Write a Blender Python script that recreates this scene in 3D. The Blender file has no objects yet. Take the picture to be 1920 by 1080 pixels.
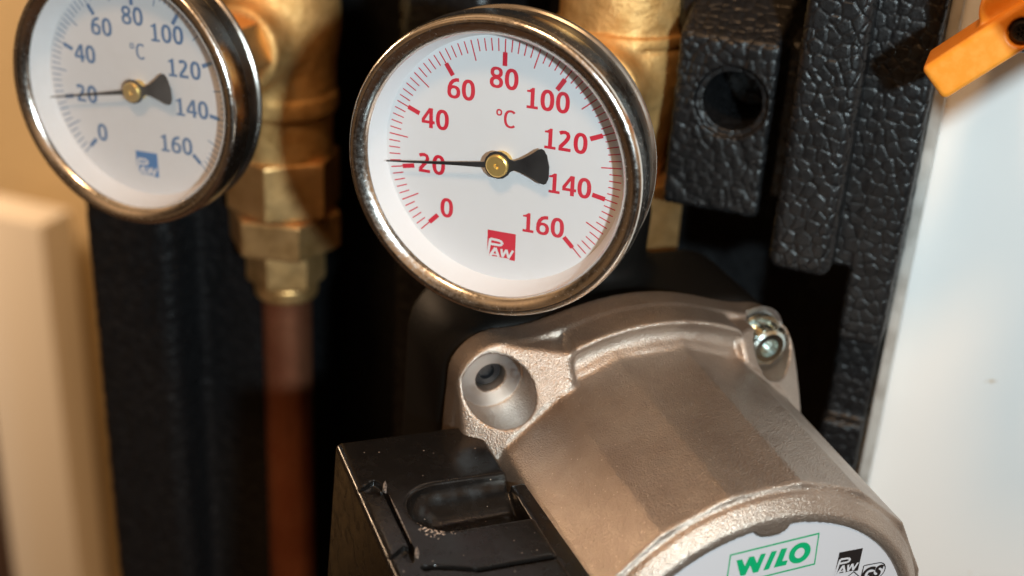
import bpy, bmesh, math, random
import numpy as np
from mathutils import Matrix, Vector

random.seed(4)
rng = np.random.default_rng(7)
sc = bpy.context.scene
COL = sc.collection
R_ = math.radians

# ------------------------------------------------------------------ camera
# World: X right along the insulation shell, Y into the wall, Z up, metres.
F_PX = 2430.0
_d = np.array([-300.0, -5160.0, -F_PX]); _d /= np.linalg.norm(_d)
_Z = -_d
_b = np.array([0, 0, 1.0]) - _Z[2]*_Z; _b /= np.linalg.norm(_b)
_r = np.cross(_Z, _b); _r = _r if _r[0] > 0 else -_r
_Y = -(math.cos(R_(20))*_b - math.sin(R_(20))*_r)
CAM_ROT = np.stack([np.cross(_Y, _Z), _Y, _Z], 1)
_ray = np.array([-20.0/F_PX, 235.0/F_PX, -1.0]); _ray /= np.linalg.norm(_ray)
CAM_POS = (-_ray*0.318) @ CAM_ROT
cam_d = bpy.data.cameras.new('camera')
cam = bpy.data.objects.new('camera', cam_d); COL.objects.link(cam)
cam.matrix_world = Matrix.Translation(Vector(CAM_POS)) @ Matrix(CAM_ROT.T.tolist()).to_4x4()
cam_d.sensor_width = 36.0
cam_d.lens = 36.0*F_PX/1920.0
cam_d.clip_start = 0.01
cam_d.clip_end = 50.0
cam_d.dof.use_dof = True
cam_d.dof.focus_distance = 0.330
cam_d.dof.aperture_fstop = 7.5
sc.camera = cam
CAM_RIGHT, CAM_UP, CAM_BACK = CAM_ROT[0], CAM_ROT[1], CAM_ROT[2]

# ------------------------------------------------------------------ light
world = bpy.data.worlds.new('World'); sc.world = world; world.use_nodes = True
wn = world.node_tree.nodes; wl = world.node_tree.links
bg = wn['Background']
tc = wn.new('ShaderNodeTexCoord'); sp = wn.new('ShaderNodeSeparateXYZ'); rm = wn.new('ShaderNodeValToRGB')
mp = wn.new('ShaderNodeMapRange')
wl.new(tc.outputs['Generated'], sp.inputs[0]); wl.new(sp.outputs['Z'], mp.inputs['Value'])
mp.inputs['From Min'].default_value = -1; mp.inputs['From Max'].default_value = 1
wl.new(mp.outputs[0], rm.inputs[0]); wnz = wn.new('ShaderNodeTexNoise'); wnz.inputs['Scale'].default_value = 1.7; wnz.inputs['Detail'].default_value = 1.5
wmr = wn.new('ShaderNodeMapRange'); wmr.inputs['From Min'].default_value = 0.40; wmr.inputs['From Max'].default_value = 0.60
wmr.inputs['To Min'].default_value = 0.12; wmr.inputs['To Max'].default_value = 1.75
wmu = wn.new('ShaderNodeMix'); wmu.data_type = 'RGBA'; wmu.blend_type = 'MULTIPLY'; wmu.inputs[0].default_value = 1.0
wl.new(tc.outputs['Generated'], wnz.inputs['Vector']); wl.new(wnz.outputs['Fac'], wmr.inputs['Value'])
wl.new(rm.outputs[0], wmu.inputs[6]); wl.new(wmr.outputs[0], wmu.inputs[7]); wl.new(wmu.outputs[2], bg.inputs['Color'])
rm.color_ramp.elements[0].position = 0.20; rm.color_ramp.elements[0].color = (0.10, 0.045, 0.02, 1)
rm.color_ramp.elements[1].position = 0.90; rm.color_ramp.elements[1].color = (1.0, 0.58, 0.29, 1)
_e = rm.color_ramp.elements.new(0.50); _e.color = (0.46, 0.25, 0.115, 1)
_e = rm.color_ramp.elements.new(0.66); _e.color = (0.85, 0.47, 0.22, 1)
bg.inputs['Strength'].default_value = 0.40

def area_lamp(name, loc, target, size, power, color, shape='DISK'):
    l = bpy.data.lights.new(name, 'AREA'); l.shape = shape; l.size = size
    l.energy = power; l.color = color
    o = bpy.data.objects.new(name, l); COL.objects.link(o)
    o.location = Vector(loc)
    o.rotation_euler = (Vector(target)-Vector(loc)).to_track_quat('-Z', 'Y').to_euler()
    return o

FLASH = np.array([0.292, -0.388, 0.146])      # on-camera flash, to the right of and behind the lens
area_lamp('flash_lamp', FLASH, (-0.20, 0.05, -0.02), 0.026, 3.25, (0.74, 0.93, 1.0))
_cd = np.array([0.04, -0.55, 0.83]); _cd /= np.linalg.norm(_cd)
area_lamp('ceiling_lamp', _cd*3.0, (0, 0, 0), 0.45, 42.0, (1.0, 0.58, 0.28))

area_lamp('wall_fill_light', (-1.7, 0.35, 0.5), (-1.0, 1.0, -0.7), 0.3, 20.0, (1.0, 0.68, 0.42))  # added fill with no known source, brightens the wall at the left

sc.view_settings.view_transform = 'Standard'
sc.view_settings.look = 'None'
sc.view_settings.exposure = 0.0
sc.view_settings.gamma = 1.0

# ------------------------------------------------------------------ helpers
def mesh_obj(name, verts, faces, mat, parent=None, smooth=True, angle=35, loc=None):
    me = bpy.data.meshes.new(name)
    me.from_pydata([tuple(v) for v in verts], [], [tuple(f) for f in faces])
    me.validate()
    if smooth:
        me.polygons.foreach_set('use_smooth', [True]*len(me.polygons))
        if angle is not None: me.set_sharp_from_angle(angle=R_(angle))
    me.materials.append(mat)
    o = bpy.data.objects.new(name, me); COL.objects.link(o)
    if parent is not None: o.parent = parent
    if loc is not None: o.location = loc
    return o

def bm_obj(name, bm, mat, parent=None, smooth=True, angle=35):
    bmesh.ops.recalc_face_normals(bm, faces=bm.faces)
    me = bpy.data.meshes.new(name); bm.to_mesh(me); bm.free()
    if smooth:
        me.polygons.foreach_set('use_smooth', [True]*len(me.polygons))
        if angle is not None: me.set_sharp_from_angle(angle=R_(angle))
    me.materials.append(mat)
    o = bpy.data.objects.new(name, me); COL.objects.link(o)
    if parent is not None: o.parent = parent
    return o

def empty(name, loc=(0, 0, 0), mat3=None):
    o = bpy.data.objects.new(name, None); COL.objects.link(o)
    o.empty_display_size = 0.01
    m = Matrix.Translation(Vector(loc))
    if mat3 is not None: m = m @ Matrix(mat3.tolist()).to_4x4()
    o.matrix_world = m
    return o

def tag(o, label=None, cat=None, group=None, kind=None):
    if label: o['label'] = label
    if cat: o['category'] = cat
    if group: o['group'] = group
    if kind: o['kind'] = kind
    return o

def rot(yaw, pitch, roll):      # local x right, y up, z out of the wall
    yaw, pitch, roll = R_(yaw), R_(pitch), R_(roll)
    c, s = math.cos(yaw), math.sin(yaw)
    B = np.array([[1, 0, 0], [0, 0, -1], [0, 1, 0]], float)
    Rz = np.array([[c, -s, 0], [s, c, 0], [0, 0, 1]])
    c, s = math.cos(pitch), math.sin(pitch); Rx = np.array([[1, 0, 0], [0, c, -s], [0, s, c]])
    c, s = math.cos(roll), math.sin(roll); Rr = np.array([[c, -s, 0], [s, c, 0], [0, 0, 1]])
    return Rz @ B @ Rx @ Rr

def lathe(name, prof, mat, parent=None, n=128, closed=False, angle=35, axis='z'):
    verts, faces = [], []
    m = len(prof)
    for i in range(n):
        a = 2*math.pi*i/n; c, s = math.cos(a), math.sin(a)
        for r, z in prof: verts.append((r*c, r*s, z))
    for i in range(n):
        j = (i+1) % n
        for k in range(m if closed else m-1):
            k2 = (k+1) % m
            faces.append((i*m+k, j*m+k, j*m+k2, i*m+k2))
    bm = bmesh.new()
    bv = [bm.verts.new(v) for v in verts]
    for f in faces: bm.faces.new([bv[q] for q in f])
    bmesh.ops.remove_doubles(bm, verts=bm.verts, dist=1e-7)
    return bm_obj(name, bm, mat, parent, True, angle)

def arc(cx, cy, r, a0, a1, n=6):
    return [(cx+r*math.cos(R_(a0+(a1-a0)*i/n)), cy+r*math.sin(R_(a0+(a1-a0)*i/n))) for i in range(n+1)]

def prism(name, poly, z0, z1, mat, parent=None, bevel=0.0, seg=2, angle=35):
    bm = bmesh.new()
    lo = [bm.verts.new((x, y, z0)) for x, y in poly]; hi = [bm.verts.new((x, y, z1)) for x, y in poly]
    n = len(poly)
    bm.faces.new(hi); bm.faces.new(lo[::-1])
    for i in range(n): bm.faces.new((lo[i], lo[(i+1) % n], hi[(i+1) % n], hi[i]))
    if bevel:
        es = [e for e in bm.edges if all(v in hi for v in e.verts)]
        bmesh.ops.bevel(bm, geom=es, offset=bevel, segments=seg, profile=0.5, affect='EDGES')
    return bm_obj(name, bm, mat, parent, True, angle)

def flat(name, polys, z, mat, parent=None, holes=False):
    """flat print: list of polygons in the xy plane"""
    bm = bmesh.new()
    for p in polys:
        vs = [bm.verts.new((x, y, z)) for x, y in p]
        f = bm.faces.new(vs); f.normal_update()
        if f.normal.z < 0: f.normal_flip()
    bmesh.ops.triangulate(bm, faces=bm.faces)
    me = bpy.data.meshes.new(name); bm.to_mesh(me); bm.free(); me.materials.append(mat)
    o = bpy.data.objects.new(name, me); COL.objects.link(o); o.parent = parent
    return o

def stroke(pts, w):
    out = []
    for (x0, y0), (x1, y1) in zip(pts, pts[1:]):
        L = math.hypot(x1-x0, y1-y0) or 1e-9; nx, ny = -(y1-y0)/L*w/2, (x1-x0)/L*w/2
        out.append([(x0+nx, y0+ny), (x0-nx, y0-ny), (x1-nx, y1-ny), (x1+nx, y1+ny)])
    return out

def text_obj(name, body, size, x, y, z, mat, parent, bold=0.0, shear=0.0, sx=1.0, rotz=0.0):
    cu = bpy.data.curves.new(name, 'FONT'); cu.body = body; cu.size = 1.0
    cu.align_x = 'CENTER'; cu.align_y = 'CENTER'; cu.offset = bold; cu.shear = shear
    cu.resolution_u = 4; cu.fill_mode = 'FRONT'
    to = bpy.data.objects.new(name+'_t', cu); COL.objects.link(to)
    dg = bpy.context.evaluated_depsgraph_get()
    me = bpy.data.meshes.new_from_object(to.evaluated_get(dg))
    bpy.data.objects.remove(to); bpy.data.curves.remove(cu)
    co = np.array([v.co[:2] for v in me.vertices])
    mid = (co.min(0)+co.max(0))/2; h = co[:, 1].max()-co[:, 1].min()
    k = size/h; c, s = math.cos(rotz), math.sin(rotz)
    for v in me.vertices:
        px, py = (v.co.x-mid[0])*k*sx, (v.co.y-mid[1])*k
        v.co = (x+px*c-py*s, y+px*s+py*c, z)
    me.name = name; me.materials.clear(); me.materials.append(mat)
    o = bpy.data.objects.new(name, me); COL.objects.link(o); o.parent = parent
    return o

def ring(cx, cy, ax_, ay, bx, by, a0=0, a1=360, n=28, e=2.3):
    def P(t, rx, ry):
        c, s = math.cos(t), math.sin(t)
        return (cx+rx*math.copysign(abs(c)**(2/e), c), cy+ry*math.copysign(abs(s)**(2/e), s))
    T = [R_(a0+(a1-a0)*i/n) for i in range(n+1)]
    return [[P(p, ax_, ay), P(q, ax_, ay), P(q, bx, by), P(p, bx, by)] for p, q in zip(T, T[1:])]
def ribbon(c, w):
    c = [np.array(p) for p in c]; L, R2 = [], []
    for i, p in enumerate(c):
        d = c[min(i+1, len(c)-1)]-c[max(i-1, 0)]; d = d/np.linalg.norm(d); n = np.array([-d[1], d[0]])*w/2
        L.append(tuple(p+n)); R2.append(tuple(p-n))
    return [[L[i], L[i+1], R2[i+1], R2[i]] for i in range(len(c)-1)]
GLYPH = {
 '0': ring(.31, .5, .315, .515, .125, .345),
 '8': ring(.31, .748, .285, .262, .118, .118)+ring(.31, .275, .31, .285, .135, .140),
 '6': ring(.315, .315, .31, .325, .135, .175)+ribbon([(.095, .33), (.105, .52), (.17, .72), (.29, .86), (.43, .915), (.56, .92)], .175),
 '2': ribbon([(.05, .845), (.17, .905), (.30, .915), (.41, .87), (.455, .76), (.43, .63), (.33, .47), (.20, .31), (.08, .15)], .175)
      + [[(.02, 0), (.58, 0), (.58, .16), (.02, .16)]],
 '4': [[(.37, 0), (.55, 0), (.55, 1), (.37, 1)], [(0, .22), (.64, .22), (.64, .37), (0, .37)], [(0, .37), (.15, .37), (.39, .78), (.39, 1), (.36, 1), (0, .43)]],
 '1': [[(.24, 0), (.42, 0), (.42, 1), (.30, 1), (.24, .9)], [(.07, .78), (.26, .78), (.26, .96), (.18, .885), (.07, .87)], [(.07, 0), (.59, 0), (.59, .135), (.07, .135)]],
 'C': ring(.36, .5, .36, .51, .215, .385, 48, 312),
 'o': ring(.16, .80, .16, .19, .075, .10),
}
def glyphs(name, body, height, x, y, z, m, parent, adv=0.70):
    W = adv*(len(body)-1)+0.62
    bm = bmesh.new(); k = 0
    for i, ch in enumerate(body):
        for p in GLYPH[ch]:
            k += 1
            f = bm.faces.new([bm.verts.new((x+(u+i*adv-W/2)*height*1.08, y+(v-0.5)*height, z+(k % 40)*4e-7)) for u, v in p])
            f.normal_update()
            if f.normal.z < 0: f.normal_flip()
    me = bpy.data.meshes.new(name); bm.to_mesh(me); bm.free(); me.materials.append(m)
    o = bpy.data.objects.new(name, me); COL.objects.link(o); o.parent = parent
    return o

# ---- signed distance solids -> meshes (surface nets), for castings, forgings and foam
def grid(lo, hi, h):
    ax = [np.arange(lo[i], hi[i]+h, h, dtype=np.float32) for i in range(3)]
    return ax[0][:, None, None], ax[1][None, :, None], ax[2][None, None, :], ax

def smin(a, b, k):
    hh = np.clip(0.5+0.5*(b-a)/k, 0, 1); return b+(a-b)*hh-k*hh*(1-hh)
def smax(a, b, k): return -smin(-a, -b, k)
def d_rbox(x, y, z, c, h, r):
    qx, qy, qz = np.abs(x-c[0])-h[0]+r, np.abs(y-c[1])-h[1]+r, np.abs(z-c[2])-h[2]+r
    return np.sqrt(np.maximum(qx, 0)**2+np.maximum(qy, 0)**2+np.maximum(qz, 0)**2)+np.minimum(np.maximum(qx, np.maximum(qy, qz)), 0)-r
def d_cyl(rad, w, R, w0, w1, r):
    qx, qy = rad-R+r, np.abs(w-(w0+w1)/2)-(w1-w0)/2+r
    return np.sqrt(np.maximum(qx, 0)**2+np.maximum(qy, 0)**2)+np.minimum(np.maximum(qx, qy), 0)-r
def d_hex(u, v, w, Rin, w0, w1, r, a0=0.0, ch=1.09):
    d = None
    for k in range(6):
        a = a0+k*math.pi/3; e = u*math.cos(a)+v*math.sin(a)-Rin
        d = e if d is None else np.maximum(d, e)
    rad = np.sqrt(u*u+v*v)
    mid, hw = (w0+w1)/2, (w1-w0)/2
    aw = np.abs(w-mid)-hw
    cone = (rad-Rin*ch+aw*1.9)/2.1
    return smax(smax(d, aw, r), cone, r)

def nets(F, ax, h):
    S = F < 0; ny, nz = F.shape[1], F.shape[2]
    cells, pos, quads = [], [], []
    base = 0
    for a in range(3):
        sl0 = [slice(None)]*3; sl1 = [slice(None)]*3; sl0[a] = slice(0, -1); sl1[a] = slice(1, None)
        A, B = F[tuple(sl0)], F[tuple(sl1)]
        idx = np.array(np.nonzero((A < 0) != (B < 0)))
        b, c = (a+1) % 3, (a+2) % 3
        ok = (idx[b] > 0) & (idx[c] > 0) & (idx[b] < F.shape[b]-1) & (idx[c] < F.shape[c]-1)
        idx = idx[:, ok]
        va = A[tuple(idx)]; vb = B[tuple(idx)]; t = va/(va-vb)
        p = idx.T.astype(np.float64); p[:, a] += t
        q = []
        for db, dc in ((-1, -1), (0, -1), (0, 0), (-1, 0)):
            ii = idx.copy(); ii[b] += db; ii[c] += dc
            lin = (ii[0]*ny+ii[1])*nz+ii[2]
            q.append(lin); cells.append(lin); pos.append(p)
        q = np.stack(q, 1); flip = va > 0
        q[flip] = q[flip][:, ::-1]
        quads.append(q)
    cells = np.concatenate(cells); pos = np.concatenate(pos); quads = np.concatenate(quads)
    uq, inv = np.unique(cells, return_inverse=True)
    cnt = np.bincount(inv)
    V = np.stack([np.bincount(inv, pos[:, k])/cnt for k in range(3)], 1)
    V = V*h+np.array([ax[0][0], ax[1][0], ax[2][0]])
    Q = np.searchsorted(uq, quads)
    return V, Q

def np_mesh(name, V, Q, mat, parent=None, bead=None, angle=None):
    me = bpy.data.meshes.new(name)
    me.vertices.add(len(V)); me.vertices.foreach_set('co', np.ascontiguousarray(V, np.float32).ravel())
    me.loops.add(Q.size); me.loops.foreach_set('vertex_index', Q.astype(np.int32).ravel())
    me.polygons.add(len(Q)); me.polygons.foreach_set('loop_start', np.arange(0, Q.size, 4, dtype=np.int32))
    me.polygons.foreach_set('loop_total', np.full(len(Q), 4, np.int32))
    me.update(calc_edges=True)
    if bead:
        nr = np.zeros(len(V)*3, np.float32); me.vertices.foreach_get('normal', nr); nr = nr.reshape(-1, 3)
        V = V+nr*bead_relief(V, *bead)[:, None]
        me.vertices.foreach_set('co', np.ascontiguousarray(V, np.float32).ravel())
    me.polygons.foreach_set('use_smooth', np.ones(len(Q), bool))
    if angle: me.set_sharp_from_angle(angle=R_(angle))
    me.update()
    me.materials.append(mat)
    o = bpy.data.objects.new(name, me); COL.objects.link(o)
    if parent is not None: o.parent = parent
    return o

def _hash(ix, iy, iz, k):
    n = (ix*73856093) ^ (iy*19349663) ^ (iz*83492791) ^ (k*2654435761)
    n = (n ^ (n >> 13))*1274126177 & 0x7fffffff
    n = (n ^ (n >> 11))*69069 & 0x7fffffff
    return (n % 100003)/100003.0

def bead_relief(V, cell, amp):
    q = np.asarray(V, float)/cell
    b = np.floor(q).astype(np.int64)
    f1 = np.full(len(q), 9.0); f2 = np.full(len(q), 9.0); hid = np.zeros(len(q)); tl = np.zeros(len(q))
    for dx in (-1, 0, 1):
        for dy in (-1, 0, 1):
            for dz in (-1, 0, 1):
                ix, iy, iz = b[:, 0]+dx, b[:, 1]+dy, b[:, 2]+dz
                s = np.stack([ix+0.19+0.62*_hash(ix, iy, iz, 1)+0.5*(iz % 2), iy+0.19+0.62*_hash(ix, iy, iz, 2), iz+0.19+0.62*_hash(ix, iy, iz, 3)], 1)
                d = np.sqrt(((q-s)**2).sum(1))
                nw = d < f1
                f2 = np.where(nw, f1, np.minimum(f2, d)); f1 = np.where(nw, d, f1)
                hid = np.where(nw, _hash(ix, iy, iz, 4), hid)
                tv = np.stack([_hash(ix, iy, iz, 5), _hash(ix, iy, iz, 6), _hash(ix, iy, iz, 7)], 1)-0.5
                tl = np.where(nw, ((q-s)*tv).sum(1), tl)
    edge = f2-f1
    return amp*(-0.22*f1**2 + 0.30*(hid-0.5) + 0.40*tl - 0.75*np.exp(-(edge/0.075)**2))

# ------------------------------------------------------------------ materials
def mat(name, base=(0.5, 0.5, 0.5), rough=0.5, metal=0.0, spec=0.5, noise=None, bump=None, var=None, rvar=None, coat=0.0, bump2=None):
    m = bpy.data.materials.new(name); m.use_nodes = True
    nt = m.node_tree; N = nt.nodes; L = nt.links; P = N['Principled BSDF']
    P.inputs['Base Color'].default_value = (*base, 1); P.inputs['Roughness'].default_value = rough
    P.inputs['Metallic'].default_value = metal; P.inputs['Specular IOR Level'].default_value = spec
    P.inputs['Coat Weight'].default_value = coat
    tcn = N.new('ShaderNodeTexCoord')
    def nz(scale, detail=3.0, rg=0.6):
        n = N.new('ShaderNodeTexNoise'); n.inputs['Scale'].default_value = scale
        n.inputs['Detail'].default_value = detail; n.inputs['Roughness'].default_value = rg
        L.new(tcn.outputs['Object'], n.inputs['Vector']); return n
    if var:      # (scale, other colour, lo, hi)
        n = nz(var[0]); r = N.new('ShaderNodeMapRange'); L.new(n.outputs['Fac'], r.inputs['Value'])
        r.inputs['From Min'].default_value = var[2]; r.inputs['From Max'].default_value = var[3]
        x = N.new('ShaderNodeMix'); x.data_type = 'RGBA'; L.new(r.outputs[0], x.inputs[0])
        x.inputs[6].default_value = (*base, 1); x.inputs[7].default_value = (*var[1], 1)
        L.new(x.outputs[2], P.inputs['Base Color'])
    if rvar:     # (scale, lo, hi)
        n = nz(rvar[0]); r = N.new('ShaderNodeMapRange'); L.new(n.outputs['Fac'], r.inputs['Value'])
        r.inputs['From Min'].default_value = 0.3; r.inputs['From Max'].default_value = 0.7
        r.inputs['To Min'].default_value = rvar[1]; r.inputs['To Max'].default_value = rvar[2]
        L.new(r.outputs[0], P.inputs['Roughness'])
    prev = None
    for bb in (bump, bump2):
        if bb:   # (scale, distance, detail)
            n = nz(bb[0], bb[2]); bn = N.new('ShaderNodeBump'); bn.inputs['Strength'].default_value = 1.0
            bn.inputs['Distance'].default_value = bb[1]
            L.new(n.outputs['Fac'], bn.inputs['Height'])
            if prev: L.new(prev.outputs[0], bn.inputs['Normal'])
            L.new(bn.outputs[0], P.inputs['Normal']); prev = bn
    return m

M = {}
M['chrome'] = mat('polished_steel', (0.82, 0.80, 0.76), 0.16, 1.0, rvar=(900, 0.14, 0.28), bump=(1800, 0.000012, 4))
M['case'] = mat('case_steel', (0.42, 0.40, 0.37), 0.28, 1.0, rvar=(150, 0.24, 0.34))
M['dial'] = mat('dial_white', (0.67, 0.66, 0.68), 0.55, spec=0.3, bump=(1500, 0.000004, 2))
M['wall_ring'] = mat('dial_ring_white', (0.77, 0.75, 0.76), 0.45, spec=0.4)
M['red'] = mat('red_print', (0.58, 0.014, 0.038), 0.5, spec=0.3)
M['blue'] = mat('blue_print', (0.06, 0.15, 0.32), 0.5, spec=0.3)
M['bluelogo'] = mat('blue_logo_print', (0.03, 0.16, 0.42), 0.5, spec=0.3)
M['pointer'] = mat('pointer_black', (0.012, 0.011, 0.012), 0.45, spec=0.4)
M['hub'] = mat('hub_brass', (0.82, 0.55, 0.16), 0.34, 0.75)
M['brass'] = mat('forged_brass', (0.80, 0.50, 0.20), 0.58, 0.80, var=(160, (0.62, 0.35, 0.12), 0.40, 0.66),
                 rvar=(300, 0.50, 0.66), bump=(1100, 0.00022, 3), bump2=(200, 0.00045, 2))
M['brass_nut'] = mat('machined_brass', (0.95, 0.57, 0.24), 0.42, 0.88, var=(90, (0.76, 0.42, 0.15), 0.4, 0.7),
                     rvar=(200, 0.36, 0.5), bump=(900, 0.00002, 3))
M['copper'] = mat('dull_copper', (0.52, 0.20, 0.105), 0.40, 0.85, var=(60, (0.40, 0.135, 0.07), 0.42, 0.62), rvar=(120, 0.34, 0.52))
M['cast'] = mat('cast_aluminium', (0.46, 0.39, 0.335), 0.41, 0.90, var=(45, (0.34, 0.275, 0.23), 0.35, 0.7),
                rvar=(1500, 0.28, 0.48), bump=(2300, 0.00026, 2), bump2=(300, 0.00018, 2))
M['machined'] = mat('machined_aluminium', (0.62, 0.62, 0.62), 0.35, 1.0, rvar=(900, 0.28, 0.45))
M['zinc'] = mat('zinc_bolt', (0.62, 0.70, 0.68), 0.22, 1.0, bump=(700, 0.00003, 2))
M['foam'] = mat('black_foam', (0.006, 0.006, 0.0065), 0.36, spec=0.36, var=(500, (0.013, 0.013, 0.014), 0.4, 0.7),
                rvar=(700, 0.26, 0.48), bump=(1700, 0.00010, 3))
M['plastic'] = mat('black_plastic', (0.006, 0.005, 0.0045), 0.26, spec=0.38, rvar=(260, 0.16, 0.32), bump=(2500, 0.00001, 3),
                   var=(2200, (0.10, 0.08, 0.065), 0.72, 0.78))
def specks(m, scale, size, share, col):
    nt = m.node_tree; N = nt.nodes; L = nt.links; P = N['Principled BSDF']
    tcn = N.new('ShaderNodeTexCoord'); v = N.new('ShaderNodeTexVoronoi'); v.inputs['Scale'].default_value = scale
    L.new(tcn.outputs['Object'], v.inputs['Vector'])
    a = N.new('ShaderNodeMath'); a.operation = 'LESS_THAN'; a.inputs[1].default_value = size; L.new(v.outputs['Distance'], a.inputs[0])
    sx = N.new('ShaderNodeSeparateColor'); L.new(v.outputs['Color'], sx.inputs[0])
    b = N.new('ShaderNodeMath'); b.operation = 'LESS_THAN'; b.inputs[1].default_value = share; L.new(sx.outputs[0], b.inputs[0])
    c = N.new('ShaderNodeMath'); c.operation = 'MULTIPLY'; L.new(a.outputs[0], c.inputs[0]); L.new(b.outputs[0], c.inputs[1])
    x = N.new('ShaderNodeMix'); x.data_type = 'RGBA'; L.new(c.outputs[0], x.inputs[0])
    old = P.inputs['Base Color']
    if old.is_linked: L.new(old.links[0].from_socket, x.inputs[6])
    else: x.inputs[6].default_value = old.default_value
    x.inputs[7].default_value = (*col, 1); L.new(x.outputs[2], old)
specks(M['plastic'], 520, 0.10, 0.16, (0.28, 0.22, 0.18))
specks(M['cast'], 1100, 0.20, 0.14, (0.62, 0.52, 0.45))
def lit_dust_patch(m, centre, radius, col):  # pale dust that also paints flash brightness into the terminal box recess
    nt = m.node_tree; N = nt.nodes; L = nt.links; P = N['Principled BSDF']
    tcn = N.new('ShaderNodeTexCoord'); ds = N.new('ShaderNodeVectorMath'); ds.operation = 'DISTANCE'; ds.inputs[1].default_value = centre
    L.new(tcn.outputs['Object'], ds.inputs[0])
    n = N.new('ShaderNodeTexNoise'); n.inputs['Scale'].default_value = 1500; n.inputs['Detail'].default_value = 3; L.new(tcn.outputs['Object'], n.inputs['Vector'])
    r = N.new('ShaderNodeMapRange'); r.inputs['From Min'].default_value = radius; r.inputs['From Max'].default_value = 0.0
    r.inputs['To Min'].default_value = -0.30; r.inputs['To Max'].default_value = 0.45; L.new(ds.outputs['Value'], r.inputs['Value'])
    ad_ = N.new('ShaderNodeMath'); L.new(r.outputs[0], ad_.inputs[0]); L.new(n.outputs['Fac'], ad_.inputs[1])
    q = N.new('ShaderNodeMapRange'); q.inputs['From Min'].default_value = 0.48; q.inputs['From Max'].default_value = 0.60; L.new(ad_.outputs[0], q.inputs['Value'])
    x = N.new('ShaderNodeMix'); x.data_type = 'RGBA'; L.new(q.outputs[0], x.inputs[0])
    old = P.inputs['Base Color']; L.new(old.links[0].from_socket, x.inputs[6]); x.inputs[7].default_value = (*col, 1)
    L.new(x.outputs[2], old)
lit_dust_patch(M['plastic'], (-0.0735, 0.0285, -0.0350), 0.0085, (0.50, 0.40, 0.33))
lit_dust_patch(M['plastic'], (-0.0590, 0.0270, -0.0345), 0.0070, (0.22, 0.18, 0.16))
M['scuff'] = mat('scuffed_plastic', (0.22, 0.185, 0.165), 0.5, spec=0.5, bump=(3000, 0.0003, 3), var=(1500, (0.03, 0.026, 0.024), 0.45, 0.6))
M['iron'] = mat('black_painted_iron', (0.005, 0.0045, 0.004), 0.5, spec=0.16, bump=(900, 0.0001, 3))
M['label'] = mat('label_film', (0.50, 0.485, 0.505), 0.38, spec=0.45, bump=(700, 0.000004, 2))
M['green'] = mat('green_print', (0.0, 0.30, 0.115), 0.45, spec=0.4)
M['black_print'] = mat('black_print', (0.012, 0.009, 0.009), 0.45, spec=0.4)
M['orange'] = mat('orange_plastic', (0.86, 0.29, 0.022), 0.42, spec=0.45, bump=(1800, 0.00002, 3), var=(400, (0.90, 0.34, 0.045), 0.4, 0.7))
M['dark_metal'] = mat('blackened_steel', (0.02, 0.02, 0.022), 0.3, 0.3, spec=0.6)
M['panel'] = mat('white_panel', (0.86, 0.86, 0.85), 0.5, spec=0.35, var=(95, (0.62, 0.50, 0.36), 0.735, 0.775))
M['trim'] = mat('grey_trim', (0.56, 0.55, 0.52), 0.4, 0.2, var=(60, (0.42, 0.40, 0.37), 0.45, 0.6))
M['wall'] = mat('warm_wall', (0.58, 0.47, 0.29), 0.8, spec=0.2, bump=(60, 0.002, 3))
M['post'] = mat('pale_post', (0.78, 0.76, 0.70), 0.7, spec=0.2)
M['dark_board'] = mat('dark_board', (0.06, 0.035, 0.025), 0.7)

g = bpy.data.materials.new('thin_glass'); g.use_nodes = True
nt = g.node_tree; nt.nodes.clear()
go = nt.nodes.new('ShaderNodeOutputMaterial'); mx = nt.nodes.new('ShaderNodeMixShader'); tr = nt.nodes.new('ShaderNodeBsdfTransparent')
gl = nt.nodes.new('ShaderNodeBsdfGlossy'); fr = nt.nodes.new('ShaderNodeLayerWeight')
gl.inputs['Roughness'].default_value = 0.02; fr.inputs['Blend'].default_value = 0.5
pw = nt.nodes.new('ShaderNodeMath'); pw.operation = 'POWER'; pw.inputs[1].default_value = 5.0
ad = nt.nodes.new('ShaderNodeMath'); ad.operation = 'MULTIPLY_ADD'; ad.inputs[1].default_value = 0.94; ad.inputs[2].default_value = 0.06
nt.links.new(fr.outputs['Facing'], pw.inputs[0]); nt.links.new(pw.outputs[0], ad.inputs[0])
tr.inputs['Color'].default_value = (0.97, 0.975, 0.97, 1)
nt.links.new(ad.outputs[0], mx.inputs[0]); nt.links.new(tr.outputs[0], mx.inputs[1]); nt.links.new(gl.outputs[0], mx.inputs[2])
df = nt.nodes.new('ShaderNodeBsdfDiffuse'); df.inputs['Color'].default_value = (0.8, 0.78, 0.76, 1)
m2 = nt.nodes.new('ShaderNodeMixShader'); gt = nt.nodes.new('ShaderNodeTexCoord')
gn = nt.nodes.new('ShaderNodeTexNoise'); gn.inputs['Scale'].default_value = 70; gn.inputs['Detail'].default_value = 4
gm = nt.nodes.new('ShaderNodeMapRange'); gm.inputs['From Min'].default_value = 0.35; gm.inputs['From Max'].default_value = 0.7
gm.inputs['To Min'].default_value = 0.004; gm.inputs['To Max'].default_value = 0.035
nt.links.new(gt.outputs['Object'], gn.inputs['Vector']); nt.links.new(gn.outputs['Fac'], gm.inputs['Value'])
nt.links.new(gm.outputs[0], m2.inputs[0]); nt.links.new(mx.outputs[0], m2.inputs[1]); nt.links.new(df.outputs[0], m2.inputs[2])
nt.links.new(m2.outputs[0], go.inputs['Surface'])
M['glass'] = g
g2 = g.copy(); g2.name = 'hazy_glass'
for n in g2.node_tree.nodes:
    if n.type == 'MAP_RANGE': n.inputs['To Min'].default_value = 0.05; n.inputs['To Max'].default_value = 0.11
M['glass_hazy'] = g2

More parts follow.
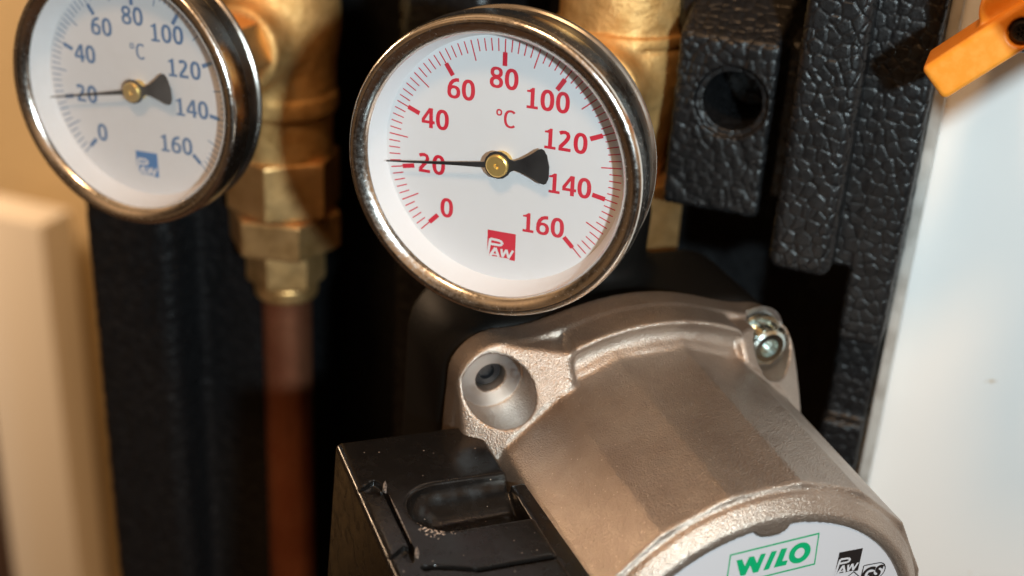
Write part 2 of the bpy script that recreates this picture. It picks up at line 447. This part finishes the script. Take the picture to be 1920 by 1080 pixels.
# ------------------------------------------------------------------ setting
def box(name, lo, hi, m, parent=None, bevel=0.0, seg=2):
    bm = bmesh.new(); bmesh.ops.create_cube(bm, size=1.0)
    for v in bm.verts:
        v.co = [lo[i]+(v.co[i]+0.5)*(hi[i]-lo[i]) for i in range(3)]
    if bevel: bmesh.ops.bevel(bm, geom=bm.edges[:], offset=bevel, segments=seg, profile=0.5, affect='EDGES')
    return bm_obj(name, bm, m, parent)

tag(box('wall', (-2.0, 1.00, -1.6), (0.4, 1.06, 1.2), M['wall']), kind='structure')
tag(box('wall_panel', (0.0905, 0.118, -0.45), (0.60, 0.132, 0.45), M['panel'], bevel=0.001), kind='structure')

# ------------------------------------------------------------------ insulation shell
shell = empty('insulation_shell', (-0.06, 0.175, -0.30))
tag(shell, 'black beaded foam insulation shell with ribs and a round socket behind the brass valves', 'insulation')
def foam(name, fn, lo, hi, h, bead=(0.0036, 0.00075)):
    x, y, z, ax = grid(lo, hi, h)
    V, Q = nets(fn(x, y, z), ax, h)
    V = V-np.array([-0.06, 0.175, -0.30])
    return np_mesh(name, V, Q, M['foam'], shell, bead)
foam('rib', lambda x, y, z: d_rbox(x, y, z, (0.0655, 0.104, 0.031), (0.0092, 0.028, 0.078), 0.0035),
     (0.053, 0.072, -0.052), (0.078, 0.112, 0.060), 0.0004, (0.0037, 0.00058))
def plate(x, y, z):
    a = d_rbox(x, y, z, (0.0812, 0.118, 0.060), (0.0112, 0.030, 0.107), 0.002)
    a2 = d_rbox(x, y, z, (0.0856, 0.118, 0.030), (0.0067, 0.030, 0.101), 0.002)
    b = d_rbox(x, y, z, (0.0852, 0.128, -0.060), (0.0066, 0.028, 0.045), 0.002)
    c = d_rbox(x, y, z, (0.0848, 0.122, -0.128), (0.0068, 0.026, 0.025), 0.002)
    return smin(smin(smin(a, a2, 0.001), b, 0.003), c, 0.002)
foam('edge_plate', plate, (0.060, 0.083, -0.146), (0.0945, 0.132, 0.060), 0.00042, (0.0037, 0.00058))
def socket(x, y, z):
    a = d_rbox(x, y, z, (0.0345, 0.125, -0.0030), (0.0150, 0.035, 0.0350), 0.002)
    ch = (z-0.0155)*0.87-(y-0.090)*0.5      # sloped top of the block
    a = smax(a, ch, 0.002)
    rad = np.sqrt((x-0.0372)**2+(z+0.0030)**2)
    a = smax(a, -d_cyl(rad, y, 0.0088, 0.080, 0.122, 0.001), 0.0012)
    a = smax(a, -d_cyl(rad, y, 0.0108, 0.080, 0.0918, 0.0005), 0.0008)
    b = d_rbox(x, y, z, (0.053, 0.140, -0.0125), (0.010, 0.030, 0.0255), 0.002)
    return np.minimum(a, b)
foam('socket_block', socket, (0.017, 0.086, -0.042), (0.066, 0.150, 0.036), 0.0005, (0.0037, 0.00058))
foam('top_block', lambda x, y, z: smin(d_rbox(x, y, z, (0.034, 0.150, 0.046), (0.020, 0.03, 0.024), 0.004),
                                      d_rbox(x, y, z, (0.022, 0.150, 0.030), (0.008, 0.045, 0.02), 0.004), 0.004),
     (0.010, 0.100, 0.005), (0.056, 0.166, 0.072), 0.0009)
foam('side_wall', lambda x, y, z: smin(d_rbox(x, y, z, (-0.185, 0.130, -0.10), (0.0195, 0.040, 0.26), 0.006),
                                      d_rbox(x, y, z, (-0.165, 0.145, -0.10), (0.03, 0.035, 0.26), 0.006), 0.004),
     (-0.210, 0.086, -0.375), (-0.130, 0.178, 0.10), 0.0013, (0.004, 0.0010))
foam('center_rib', lambda x, y, z: smin(d_rbox(x, y, z, (-0.066, 0.140, -0.05), (0.017, 0.03, 0.30), 0.005),
                                       d_rbox(x, y, z, (-0.045, 0.125, -0.15), (0.012, 0.03, 0.10), 0.005), 0.004),
     (-0.090, 0.090, -0.30), (-0.026, 0.175, 0.10), 0.0013, (0.004, 0.0009))
foam('back_panel', lambda x, y, z: d_rbox(x, y, z, (-0.058, 0.185, -0.12), (0.148, 0.012, 0.30), 0.004),
     (-0.212, 0.170, -0.43), (0.0915, 0.20, 0.19), 0.0022, (0.0042, 0.0009))

trim = box('edge_trim', (0.0927, 0.104, -0.30), (0.0960, 0.1175, 0.20), M['trim'], bevel=0.0004)
tag(trim, 'thin pale grey metal trim strip between the black foam edge and the white panel', 'trim strip')

# ------------------------------------------------------------------ background at the left
tag(box('post', (-1.066, 0.90, -1.6), (-0.947, 0.96, -0.535), M['post'], bevel=0.004),
    'blurred pale upright post in front of the warm beige wall', 'post')
tag(box('board', (-1.30, 0.93, -1.6), (-1.069, 0.97, -0.80), M['dark_board'], bevel=0.004),
    'dark board edge beside the pale post', 'board')

# ------------------------------------------------------------------ valves and pipe
def valve(name, X, Y, Z, stem_r, fnlist, label, scale_h=0.0007):
    t = empty(name, (X, Y, Z)); tag(t, label, 'valve', 'brass valves behind the thermometers')
    for (nm, fn, lo, hi, mt, h) in fnlist:
        x, y, z, ax = grid(lo, hi, h)
        V, Q = nets(fn(x, y, z), ax, h)
        np_mesh(nm, V, Q, M[mt], t, None, 40 if mt == 'brass_nut' else None)
    return t
def rad2(x, y): return np.sqrt(x*x+y*y)
# left valve: local origin on the pipe axis at the thermometer's height
VLX, VLY, VLZ = -0.130, 0.115, -0.0106
def lv_body(x, y, z):
    r = rad2(x, y)
    d = d_cyl(r, z, 0.0196, -0.0285, 0.060, 0.004)
    d = smin(d, np.sqrt(x*x+y*y+((z-0.006)*0.85)**2)-0.0212, 0.004)
    d = smin(d, d_cyl(np.sqrt(x*x+(z)**2), y, 0.0150, -0.028, 0, 0.002), 0.004)          # boss for the thermometer
    d = smin(d, d_cyl(r, z, 0.0203, -0.0275, -0.020, 0.0015), 0.0015)
    d = np.minimum(d, d_cyl(r, z, 0.0183, -0.050, -0.0265, 0.0008))
    return d
def lv_hex(x, y, z): return d_hex(x, y, z, 0.0186, -0.0655, -0.0435, 0.0009, R_(12), 1.10)
def lv_nut(x, y, z): return d_hex(x, y, z, 0.0188, -0.0808, -0.0662, 0.0009, R_(-16), 1.11)
def lv_cn(x, y, z): return d_hex(x, y, z, 0.0131, -0.0962, -0.0815, 0.0008, R_(2), 1.12)
def lv_end(x, y, z): return d_cyl(rad2(x, y), z, 0.0122, -0.1028, -0.0955, 0.0022)
def lv_stem(x, y, z): return d_hex(x, z, y, 0.0118, -0.046, -0.0275, 0.0008, R_(20), 1.11)
def lv_shank(x, y, z): return d_cyl(np.sqrt(x*x+z*z), y, 0.0072, -0.076, -0.0455, 0.0008)
valve('brass_valve', VLX, VLY, VLZ, 0.0, [
    ('valve_body', lv_body, (-0.026, -0.032, -0.053), (0.026, 0.026, 0.064), 'brass', 0.0007),
    ('hex_collar', lv_hex, (-0.024, -0.024, -0.068), (0.024, 0.024, -0.041), 'brass_nut', 0.0006),
    ('union_nut', lv_nut, (-0.024, -0.024, -0.083), (0.024, 0.024, -0.064), 'brass_nut', 0.0006),
    ('compression_nut', lv_cn, (-0.018, -0.018, -0.099), (0.018, 0.018, -0.079), 'brass_nut', 0.0006),
    ('end_ring', lv_end, (-0.015, -0.015, -0.105), (0.015, 0.015, -0.093), 'brass_nut', 0.0006),
    ('stem_nut', lv_stem, (-0.016, -0.049, -0.016), (0.016, -0.025, 0.016), 'brass_nut', 0.0006),
    ('stem', lv_shank, (-0.009, -0.079, -0.009), (0.009, -0.043, 0.009), 'brass_nut', 0.0006),
], 'brass valve with stacked hex nuts above the copper pipe, behind the blue dial')
pipe = lathe('copper_pipe', [(0.0085, -0.29), (0.0096, -0.29), (0.0096, 0.0), (0.0085, 0.0)], M['copper'], None, 96, True)
pipe.location = (VLX, VLY, VLZ-0.0975)
tag(pipe, 'upright dull copper pipe running down from the brass compression nut', 'pipe')

VRX, VRY, VRZ = -0.0045, 0.115, -0.006
def rv_body(x, y, z):
    r = rad2(x, y)
    d = np.minimum(d_cyl(r, z, 0.0208, 0.0160, 0.070, 0.001), d_cyl(r, z, 0.0224, 0.0128, 0.0165, 0.0010))
    oct_ = np.maximum(np.maximum(np.abs(x*0.94+y*0.34), np.abs(x*0.34-y*0.94)), (np.abs(x*0.42+y*0.91)+np.abs(x*0.91-y*0.42))*0.72)
    cone = (np.maximum(oct_*1.02, r*0.985)-(0.0222+np.clip(z-0.001, -0.05, 0)*0.185))*0.98
    body = smax(cone, np.abs(z+0.0105)-0.0235, 0.0035)
    d = smin(d, body, 0.0008)
    d = smin(d, d_cyl(np.sqrt(x*x+z*z), y, 0.0150, -0.030, 0, 0.002), 0.004)
    return d
def rv_nut(x, y, z): return d_hex(x, y, z, 0.0222, -0.0605, -0.0325, 0.0012, R_(-32), 1.10)
def rv_pipe(x, y, z): return d_cyl(rad2(x, y), z, 0.0150, -0.085, -0.060, 0.001)
valve('brass_valve', VRX, VRY, VRZ, 0.0, [
    ('valve_body', rv_body, (-0.026, -0.034, -0.036), (0.026, 0.026, 0.066), 'brass', 0.0006),
    ('union_nut', rv_nut, (-0.028, -0.028, -0.063), (0.028, 0.028, -0.030), 'brass_nut', 0.0006),
    ('stem_nut', lv_stem, (-0.016, -0.049, -0.016), (0.016, -0.025, 0.016), 'brass_nut', 0.0006),
    ('stem', lambda x, y, z: d_cyl(np.sqrt(x*x+z*z), y, 0.0072, -0.093, -0.0455, 0.0008), (-0.009, -0.096, -0.009), (0.009, -0.043, 0.009), 'brass_nut', 0.0006),
], 'rough golden brass valve body with one large union nut behind the red dial')

# ------------------------------------------------------------------ thermometers
LOGO = dict(   # strokes of the emblem in pixel units of its own square 435 x 415
    P=[(10, 410), (45, 135), (190, 140), (228, 160), (232, 190), (195, 212), (45, 212)],
    A=[(50, 396), (128, 262), (182, 395)], A2=[(72, 366), (160, 366)],
    W=[(222, 265), (240, 385), (300, 262), (335, 386), (402, 258)])
def emblem(name, x0, y0, w, h, z, ink, paper, parent, sh=0.0):
    k = lambda p: (x0+(p[0]/435.0)*w + sh*(1-p[1]/415.0)*h, y0+h-(p[1]/415.0)*h)
    sq = flat(name, [[k((0, 0)), k((435, 0)), k((435, 415)), k((0, 415))]], z, ink, parent)
    ww = w/435.0
    polys = []
    for key, wd in (('P', 38), ('A', 40), ('A2', 24), ('W', 34)):
        polys += stroke([k(p) for p in LOGO[key]], wd*ww)
    polys.append([k((-4, 330)), k((20, 330)), k((8, 419)), k((-4, 419))])
    polys.append([k((0, 397)), k((350, 397)), k((345, 419)), k((0, 419))])
    # one thin layer per stroke so that crossing strokes never share a plane
    bm = bmesh.new()
    for i, p in enumerate(polys):
        bm.faces.new([bm.verts.new((x, y, z+0.00002+i*0.000002)) for x, y in p])
    for f in bm.faces:
        f.normal_update()
        if f.normal.z < 0: f.normal_flip()
    me = bpy.data.meshes.new('emblem_lettering'); bm.to_mesh(me); bm.free(); me.materials.append(paper)
    o = bpy.data.objects.new('emblem_lettering', me); COL.objects.link(o); o.parent = parent
    return sq

NUM = {'0': (-15.3, -15.4), '20': (-19.8, -3.7), '40': (-18.9, 8.8), '60': (-11.75, 17.75), '80': (-0.1, 22.1),
       '100': (11.65, 18.0), '120': (16.85, 8.15), '140': (18.55, -3.55), '160': (11.9, -15.6)}
def thermometer(P, Rm, ink, logo_ink, label, pointer_a, case_r, case_z, glass):
    t = empty('thermometer', P, Rm)
    tag(t, label, 'thermometer', 'round dial thermometers on the brass valves')
    # case with a rolled rear edge
    lathe('case', [(0.0, case_z-0.001), (0.030, case_z-0.001), (case_r, case_z)]+arc(case_r+0.0001, case_z+0.0010, 0.0007, -60, 60, 6)
          + [(case_r, case_z+0.0020), (case_r+0.0003, 0.0012), (0.0375, 0.0012)], M['case'], t, 160)
    bez = [(0.0378, 0.0004), (0.0392, 0.0004)]+arc(0.0387, 0.0019, 0.0013, -70, 0, 5)
    bez += [(0.04005, 0.0040), (0.0401, 0.0058), (0.0399, 0.0073)]
    bez += arc(0.0382, 0.0077, 0.0017, 5, 120, 9)
    bez += [(0.0366, 0.0089), (0.0357, 0.0083), (0.03515, 0.0078), (0.0349, 0.0073), (0.0352, 0.0069), (0.0366, 0.0066), (0.0374, 0.0040)]
    lathe('bezel', bez, M['chrome'], t, 192, True, 50)
    lathe('inner_ring', [(0.0330, -0.0001), (0.0331, 0.0002), (0.0336, 0.0012), (0.0352, 0.0066)], M['wall_ring'], t, 160, False, 60)
    lathe('glass', [(0.0, 0.0070), (0.0350, 0.0070)], glass, t, 96)
    dial = lathe('dial', [(0.0, 0.0), (0.0332, 0.0)], M['dial'], t, 128)
    z = 0.00004
    ticks = []
    for i in range(81):
        v = i*2; a = R_(90-(v-80)/80*135); c, s = math.cos(a), math.sin(a)
        def seg(r0, r1, w):
            nx, ny = -s*w/2, c*w/2
            return [(r0*c+nx, r0*s+ny), (r1*c+nx, r1*s+ny), (r1*c-nx, r1*s-ny), (r0*c-nx, r0*s-ny)]
        if v % 20 == 0:
            ticks.append(seg(0.0253, 0.0288, 0.00125)); ticks.append(seg(0.0288, 0.0322, 0.00033))
        elif v % 10 == 0: ticks.append(seg(0.0268, 0.0322, 0.00033))
        else: ticks.append(seg(0.0290, 0.0322, 0.00030))
    flat('scale_marks', ticks, z, ink, dial)
    for k, (x, y) in NUM.items():
        glyphs('numeral', k, 0.0054, x/1000, y/1000, z, ink, dial)
    glyphs('unit_sign', 'oC', 0.0047, 0.0007, 0.0117, z, ink, dial, 0.42)
    emblem('emblem', -0.0034, -0.0272, 0.0080, 0.0077, z, logo_ink, M['dial'], dial)
    # pointer
    pt = [(-0.0318, -0.00012), (-0.0318, 0.00012), (-0.0120, 0.00042), (-0.0034, 0.00075)]
    pt += [(0.0037*math.cos(R_(a)), 0.0037*math.sin(R_(a))) for a in (165, 145, 120, 95, 70, 45, 28)]
    pt += [(0.0045, 0.00120), (0.0070, 0.00200), (0.0095, 0.00330), (0.0112, 0.00440)]
    pt += [(0.0122, 0.0047), (0.0129, 0.0044), (0.0136, 0.0030), (0.0140, 0.0)]
    pt += [(x, -y) for x, y in pt[::-1] if (x, y) != (0.0140, 0.0)]
    ca, sa = math.cos(pointer_a), math.sin(pointer_a)
    pt = [(x*ca-y*sa, x*sa+y*ca) for x, y in pt]
    prism('pointer', pt, 0.0027, 0.0031, M['pointer'], t)
    h = lathe('hub', [(0.0, 0.0036), (0.00035, 0.00355), (0.0007, 0.0041), (0.0026, 0.0041), (0.0030, 0.0038), (0.00305, 0.0033), (0.00305, 0.0)], M['hub'], t, 64)
    return t

thermometer((-0.0061, 0.0164, -0.0060), rot(0.5, 0.21, 1.1), M['red'], M['red'],
            'chrome thermometer with red scale and red square emblem on its white dial', R_(6.8), 0.0383, -0.0092, M['glass'])
thermometer((-0.1303, 0.0333, -0.0106), rot(-1.2, -1.17, 2.25), M['blue'], M['bluelogo'],
            'chrome thermometer with blue scale and blue square emblem on its white dial', R_(10.0), 0.0385, -0.0070, M['glass_hazy'])

# ------------------------------------------------------------------ circulation pump
PF = np.array([0.0810, -0.0180, -0.1145]); PR = rot(42.307, 1.807, -1.308)
pump = empty('circulation_pump', PF, PR)
tag(pump, 'grey brown cast metal circulation pump with faceted motor, green lettering and black terminal box', 'pump')
ANG = [123.8-20.5*k for k in range(-5, 0)]      # facet corners, going round
ANG = [123.8+20.5*k for k in range(1, 7)][::-1]+[123.8, 103.95, 82.8, 62.5, 40.15]+[40.15-21.0*k for k in range(1, 7)]
PL = 0.0693
HOLE = {(-1, 1): (-0.0443, 0.0442), (1, 1): (0.0385, 0.0485), (-1, -1): (-0.0443, -0.0442), (1, -1): (0.0398, -0.0462)}
def housing(x, y, z):
    r = rad2(x, y)
    scale = 0.053*(1-z*0.047/PL)
    d = None
    for a, b in zip(ANG, ANG[1:]+[ANG[0]-360.0]):
        m, hf = R_((a+b)/2), R_(abs(a-b)/2)
        e = x*math.cos(m)+y*math.sin(m)-scale*math.cos(hf)
        d = e if d is None else np.maximum(d, e)
    d0 = d
    d = smax(d, z+0.0042, 0.0016)
    d = smax(d, -0.0865-z, 0.001)
    cap = smax(np.maximum(z, -0.02-z), (r-0.0474+1.0*z)/1.414, 0.0006)
    cap = smax(cap, r-0.0512, 0.0005)
    groove = np.sqrt((r-0.0517)**2+(z+0.0040)**2)-0.0009
    d = np.minimum(d, cap); d = smax(d, -groove, 0.0006)
    # label recess and the little tab that overlaps it
    rec = smax(r-0.0447, -0.0010-z, 0.0004)
    rec = np.maximum(rec, -(np.sqrt((x+0.0030)**2+((y-0.0452)*1.5)**2)-0.0052))
    d = smax(d, -rec, 0.0005)
    # polygonal collar at the root of the motor
    col = smax(d0-0.0011, np.maximum(z+0.0680, -0.0868-z), 0.0010)
    # shoulder arches, corner webs and flange
    diag = np.minimum(np.abs(x), np.abs(y))-0.0268
    sh = smax(d_cyl(r, z, 0.0632, -0.0865, -0.0670, 0.0024), diag, 0.003)
    dish = np.sqrt(((r-0.0590)*1.2)**2+(z+0.0655)**2)-0.0044
    sh = smax(sh, -dish, 0.0010)
    qx, qy = np.abs(x+0.0024)-0.0526+0.0135, np.abs(y)-0.0560+0.0135
    sq = np.sqrt(np.maximum(qx, 0)**2+np.maximum(qy, 0)**2)+np.minimum(np.maximum(qx, qy), 0)-0.0135
    wt = (z+0.0640+np.maximum(r-0.0560, 0)*0.95)*0.72
    web = smax(sq, np.maximum(wt, -0.0868-z), 0.0010)
    web = smax(web, 0.0255-np.minimum(np.abs(x), np.abs(y)), 0.003)
    fl = smax(smin(sq, r-0.0634, 0.006), np.maximum(z+0.0780, -0.0868-z), 0.0012)
    body = smin(smin(sh, fl, 0.0012), web, 0.0012)
    scoop = None
    body = smax(smax(body, x-0.0512, 0.003), -x-0.0556, 0.002)
    for sx in (-1, 1):
        for sy in (-1, 1):
            hx, hy = HOLE[(sx, sy)]
            rr = np.sqrt((x-hx)**2+(y-hy)**2)
            sc_ = smax(np.sqrt(rr*rr+(np.maximum(z+0.0745, 0)*0.62)**2)-0.0092, -0.0803-z, 0.0003)
            scoop = sc_ if scoop is None else np.minimum(scoop, sc_)
    body = smin(body, col, 0.0009)
    d = smin(d, body, 0.0012)
    d = smax(d, -scoop, 0.0005)
    for sx in (-1, 1):
        for sy in (-1, 1):
            hx, hy = HOLE[(sx, sy)]; rr = np.sqrt((x-hx)**2+(y-hy)**2)
            d = np.maximum(d, -np.maximum(np.maximum(rr-0.0044, -0.0855-z), z+0.07))
    return d
x, y, z, ax = grid((-0.068, -0.068, -0.0975), (0.068, 0.070, 0.0025), 0.00062)
V, Q = nets(housing(x, y, z), ax, 0.00062)
np_mesh('motor_housing', V, Q, M['cast'], pump)
del x, y, z
# machined spot faces round the screw holes
for sx, sy in ((-1, 1), (1, 1)):
    o = lathe('spot_face', [(0.0046, -0.08022), (0.0093, -0.08022)], M['machined'], pump, 64)
    o.location = (*HOLE[(sx, sy)], 0)
# the screw
b = lathe('screw', [(0.0, -0.0742), (0.0022, -0.0742), (0.0024, -0.0712), (0.0038, -0.0710), (0.0046, -0.0716), (0.0048, -0.0726),
                    (0.0048, -0.0772), (0.0062, -0.0776), (0.0064, -0.0788), (0.0060, -0.0796), (0.0, -0.0796)], M['zinc'], pump, 48)
b.location = (0.0385, 0.0485, -0.0802*0.08+0.0002); b.scale = (1.2, 1.2, 0.92)
for k in range(10):
    a = k*2*math.pi/10
    t_ = box('tooth', (-0.0006, -0.0004, -0.0764), (0.0006, 0.0006, -0.0722), M['zinc'], b, 0.0002)
    t_.location = (0.0049*math.cos(a), 0.0049*math.sin(a), 0)
b = lathe('deep_screw', [(0.0, -0.0850), (0.0020, -0.0850), (0.0023, -0.0838), (0.0040, -0.0838), (0.0041, -0.0855)], M['dark_metal'], pump, 32)
b.location = (-0.0443, 0.0442, 0)
# iron volute behind the flange
def volute(x, y, z):
    qx, qy = np.abs(x+0.002)-0.0535+0.018, np.abs(y)-0.0575+0.018
    sq = np.sqrt(np.maximum(qx, 0)**2+np.maximum(qy, 0)**2)+np.minimum(np.maximum(qx, qy), 0)-0.018
    d = smax(sq, np.abs(z+0.1055)-0.0185, 0.004)
    c = np.sqrt(x*x+(z+0.122)**2)
    return smin(d, smax(c-0.019, np.abs(y)-0.078, 0.003), 0.006)
x, y, z, ax = grid((-0.064, -0.082, -0.146), (0.064, 0.082, -0.085), 0.0011)
V, Q = nets(volute(x, y, z), ax, 0.0011); np_mesh('volute', V, Q, M['iron'], pump)

# name plate
LZ = -0.0006
lab = lathe('name_plate', [(0.0, LZ), (0.0444, LZ), (0.0446, LZ-0.0003)], M['label'], pump, 160)
# cut the notch by lifting nothing: the cast tab stands proud of the film
def px_label(px, py):       # photo pixel -> point on the flat name plate
    dr = (np.array([(px-960)/F_PX, -(py-540)/F_PX, -1.0]) @ CAM_ROT) @ PR
    o = (CAM_POS-PF) @ PR
    t = (LZ-o[2])/dr[2]; q = o+dr*t
    return (float(q[0]), float(q[1]))
def zp(p): return px_label(1340+p[0]/8.727, 980+p[1]/8.727)
LZ2 = LZ+0.00005
W_ = [(355, 615), (450, 598), (492, 712), (565, 560), (645, 548), (690, 660), (755, 515), (838, 500), (710, 805), (625, 822), (582, 696), (500, 856), (420, 872)]
flat('lettering', [[zp(p) for p in W_], [zp(p) for p in [(930, 472), (1020, 458), (885, 760), (795, 778)]],
                   [zp(p) for p in [(1090, 428), (1188, 412), (1105, 630), (1195, 612), (1165, 690), (965, 735)]]], LZ2, M['green'], lab)
# letter O as a ring
def ell(c, a, b, th, n=40):
    return [(c[0]+a*math.cos(t)*math.cos(th)-b*math.sin(t)*math.sin(th), c[1]+a*math.cos(t)*math.sin(th)+b*math.sin(t)*math.cos(th))
            for t in [2*math.pi*i/n for i in range(n)]]
oo = [zp(p) for p in ell((1391, 493), 205, 140, R_(-42))]; oi = [zp(p) for p in ell((1390, 494), 98, 66, R_(-48))]
bm = bmesh.new(); A = [bm.verts.new((*p, LZ2)) for p in oo]; B = [bm.verts.new((*p, LZ2)) for p in oi]
for i in range(40): bm.faces.new((A[i], A[(i+1) % 40], B[(i+1) % 40], B[i]))
bm_obj('lettering', bm, M['green'], lab, False)
fo = [(250, 520), (1718, 158), (1640, 684), (172, 1045)]; fi = [(268, 540), (1694, 190), (1624, 664), (196, 1018)]
fo = [zp(p) for p in fo]; fi = [zp(p) for p in fi]
flat('lettering_frame', [[fo[i], fo[(i+1) % 4], fi[(i+1) % 4], fi[i]] for i in range(4)], LZ2, M['green'], lab)
emblem('emblem', 0.0190, 0.0257, 0.0069, 0.0070, LZ2, M['black_print'], M['label'], lab, -0.03)
# approval marks at the edge of the plate
gs = arc(0.0318, 0.0243, 0.0026, 90, -90, 10)
gsq = [(0.0274, 0.0217), (0.0274, 0.0269)]+gs
flat('approval_mark', stroke(gsq+[gsq[0]], 0.0003), LZ2, M['black_print'], lab)
text_obj('approval_letters', 'GS', 0.0040, 0.0306, 0.0241, LZ2, M['black_print'], lab, 0.05, 0.25, 1.0)
dm = [(0.0247, 0.0256), (0.0274-0.0003, 0.0233), (0.0247, 0.0208), (0.0221, 0.0233)]
flat('approval_mark', stroke(dm+[dm[0]], 0.0003), LZ2, M['black_print'], lab)
text_obj('approval_letters', 'V', 0.0016, 0.0247, 0.0234, LZ2, M['black_print'], lab, 0.01)

# terminal box on the side of the motor
YT = 0.033
def tbox(x, y, z):
    d = d_rbox(x, y, z, (-0.0746, -0.012, -0.030), (0.0254, 0.045, 0.046), 0.0012)          # lid block, top at y = 0.033
    d = smax(d, (-(x+0.0888)-0.03*(0.033-y))*0.99, 0.0018)                                   # outer side leans out downwards
    d = smax(d, -(z+0.0755), 0.001)
    low = d_rbox(x, y, z, (-0.0440, -0.012, -0.0245), (0.0110, 0.0425, 0.0255), 0.0008)     # lower ledge towards the motor
    d = np.minimum(d, low)
    # finger recess: half round pocket, open towards the motor
    u, w = x+0.0650, z+0.0420
    cap = np.sqrt(np.maximum(-(u+0.004), 0)**2+w**2)-0.0098
    pk = np.sqrt(np.maximum(-(u+0.004), 0)**2+w**2+((y-0.0335)*1.15)**2)-0.0098
    pocket = smax(pk, x+0.0489, 0.0004)
    d = smax(d, -pocket, 0.0008)
    rail = np.maximum(np.maximum(np.abs(y-0.0245-0.25*w)-0.0010, np.abs(w+0.0005)-0.0036), np.abs(x+0.0605)-0.0105)
    d = smin(d, rail, 0.0008)
    # slits round the latch tongue
    s1 = np.maximum(np.abs(x+0.0822)-0.00055, np.abs(z+0.0395)-0.0142)
    bend = np.clip((x+0.0822)/0.012, 0, 1)
    s2 = np.maximum(np.maximum(np.abs(z+0.0205-0.0038*bend**1.5-0.0*x)-0.0008, np.abs(x+0.0655)-0.0168), -1)
    slit = np.maximum(np.minimum(s1, s2), -(y-0.0300))
    d = np.maximum(d, -slit)
    for zc in (-0.0535, -0.0262):        # broken corners where the tongue was snapped
        n = (np.abs(x+0.0835)*0.8+np.abs(z-zc)*0.6+(x+0.0835)*0.35)-0.0021
        d = np.maximum(d, -np.maximum(n, -(y-0.0312)))
    return d
x, y, z, ax = grid((-0.104, -0.060, -0.079), (-0.030, 0.0355, 0.018), 0.00046)
V, Q = nets(tbox(x, y, z), ax, 0.00046)
tb = np_mesh('terminal_box', V, Q, M['plastic'], pump, None, 50)
tb['label'] = 'black plastic terminal box with finger recess and snapped latch slits'
for zc in (-0.0535, -0.0262):
    prism('torn_edge', [(-0.0826, -0.0016), (-0.0818, -0.0024), (-0.0808, 0.0002), (-0.0806, 0.0026), (-0.0815, 0.0014)], 0.0, 0.0006, M['scuff'], tb, 0.0002)\
        .matrix_local = Matrix.Translation((0, 0.0325, zc)) @ Matrix.Rotation(R_(-90), 4, 'X')
prism('torn_edge', [(-0.08170, -0.0100), (-0.08150, -0.0060), (-0.08135, 0.0035), (-0.08150, 0.0095), (-0.08168, 0.0030), (-0.08175, -0.0050)], 0.0, 0.0004, M['scuff'], tb)\
    .matrix_local = Matrix.Translation((0, 0.0328, -0.040)) @ Matrix.Rotation(R_(-90), 4, 'X')

# ------------------------------------------------------------------ orange lever valve at the right
lev = empty('lever_valve', (0.1118, 0.100, 0.0371))
tag(lev, 'orange plastic valve lever with a black screw in front of the white panel', 'valve lever')
th = R_(43.5)
def lever(x, y, z):      # local: origin at screw axis, y = depth
    u = x*math.cos(th)+z*math.sin(th); v = -x*math.sin(th)+z*math.cos(th)
    yy = y
    d = d_rbox(u, yy, v, (0.000, -0.0400, 0.0010), (0.0240, 0.0095, 0.0050), 0.0016)
    d = smin(d, d_cyl(np.sqrt((u-0.001)**2+(v-0.004)**2), yy, 0.0088, -0.0455, -0.030, 0.0016), 0.0015)
    d = smax(d, -d_cyl(np.sqrt((u-0.0)**2+(v-0.0)**2), yy, 0.0034, -0.060, -0.0475, 0.0004), 0.0006)
    return d
def lever_with_shadow_wing(x, y, z):     # lever plus an added wing, out of view, shaped to shade the panel
    u = x*math.cos(th)+z*math.sin(th); v = -x*math.sin(th)+z*math.cos(th)
    d = lever(x, y, z)
    d = smin(d, d_rbox(u, y, v, (0.0215, -0.0650, -0.0090), (0.0030, 0.0330, 0.0150), 0.0016), 0.002)
    return smin(d, d_rbox(u, y, v, (0.0350, -0.0970, -0.0212), (0.0225, 0.0040, 0.0055), 0.0016), 0.002)
x, y, z, ax = grid((-0.026, -0.104, -0.034), (0.066, -0.026, 0.044), 0.0006)
V, Q = nets(lever_with_shadow_wing(x, y, z), ax, 0.0006); np_mesh('lever', V, Q, M['orange'], lev)
s_ = lathe('screw', [(0.0, 0.0004), (0.0010, 0.0004), (0.0012, 0.0012), (0.0022, 0.0015), (0.0029, 0.0008), (0.0031, 0.0), (0.0031, -0.001)], M['dark_metal'], lev, 40)
s_.matrix_local = Matrix.Translation((0, -0.0478, 0)) @ Matrix.Rotation(R_(90), 4, 'X')
for k in range(3):
    t_ = box('screw_slot', (-0.0016, -0.0002, 0.0010), (0.0016, 0.0002, 0.0019), M['dark_metal'], s_, 0.0)
    t_.rotation_euler = (0, 0, k*math.pi/3)
def lbody(x, y, z):
    d = d_cyl(np.sqrt(x*x+(z)**2), y, 0.0095, -0.031, -0.012, 0.002)
    d = smin(d, d_cyl(np.sqrt(x*x+z*z), y, 0.0062, -0.015, 0.0178, 0.001), 0.003)
    return d
x, y, z, ax = grid((-0.017, -0.034, -0.017), (0.017, 0.019, 0.017), 0.0006)
V, Q = nets(lbody(x, y, z), ax, 0.0006); np_mesh('valve_stem', V, Q, M['dark_metal'], lev)
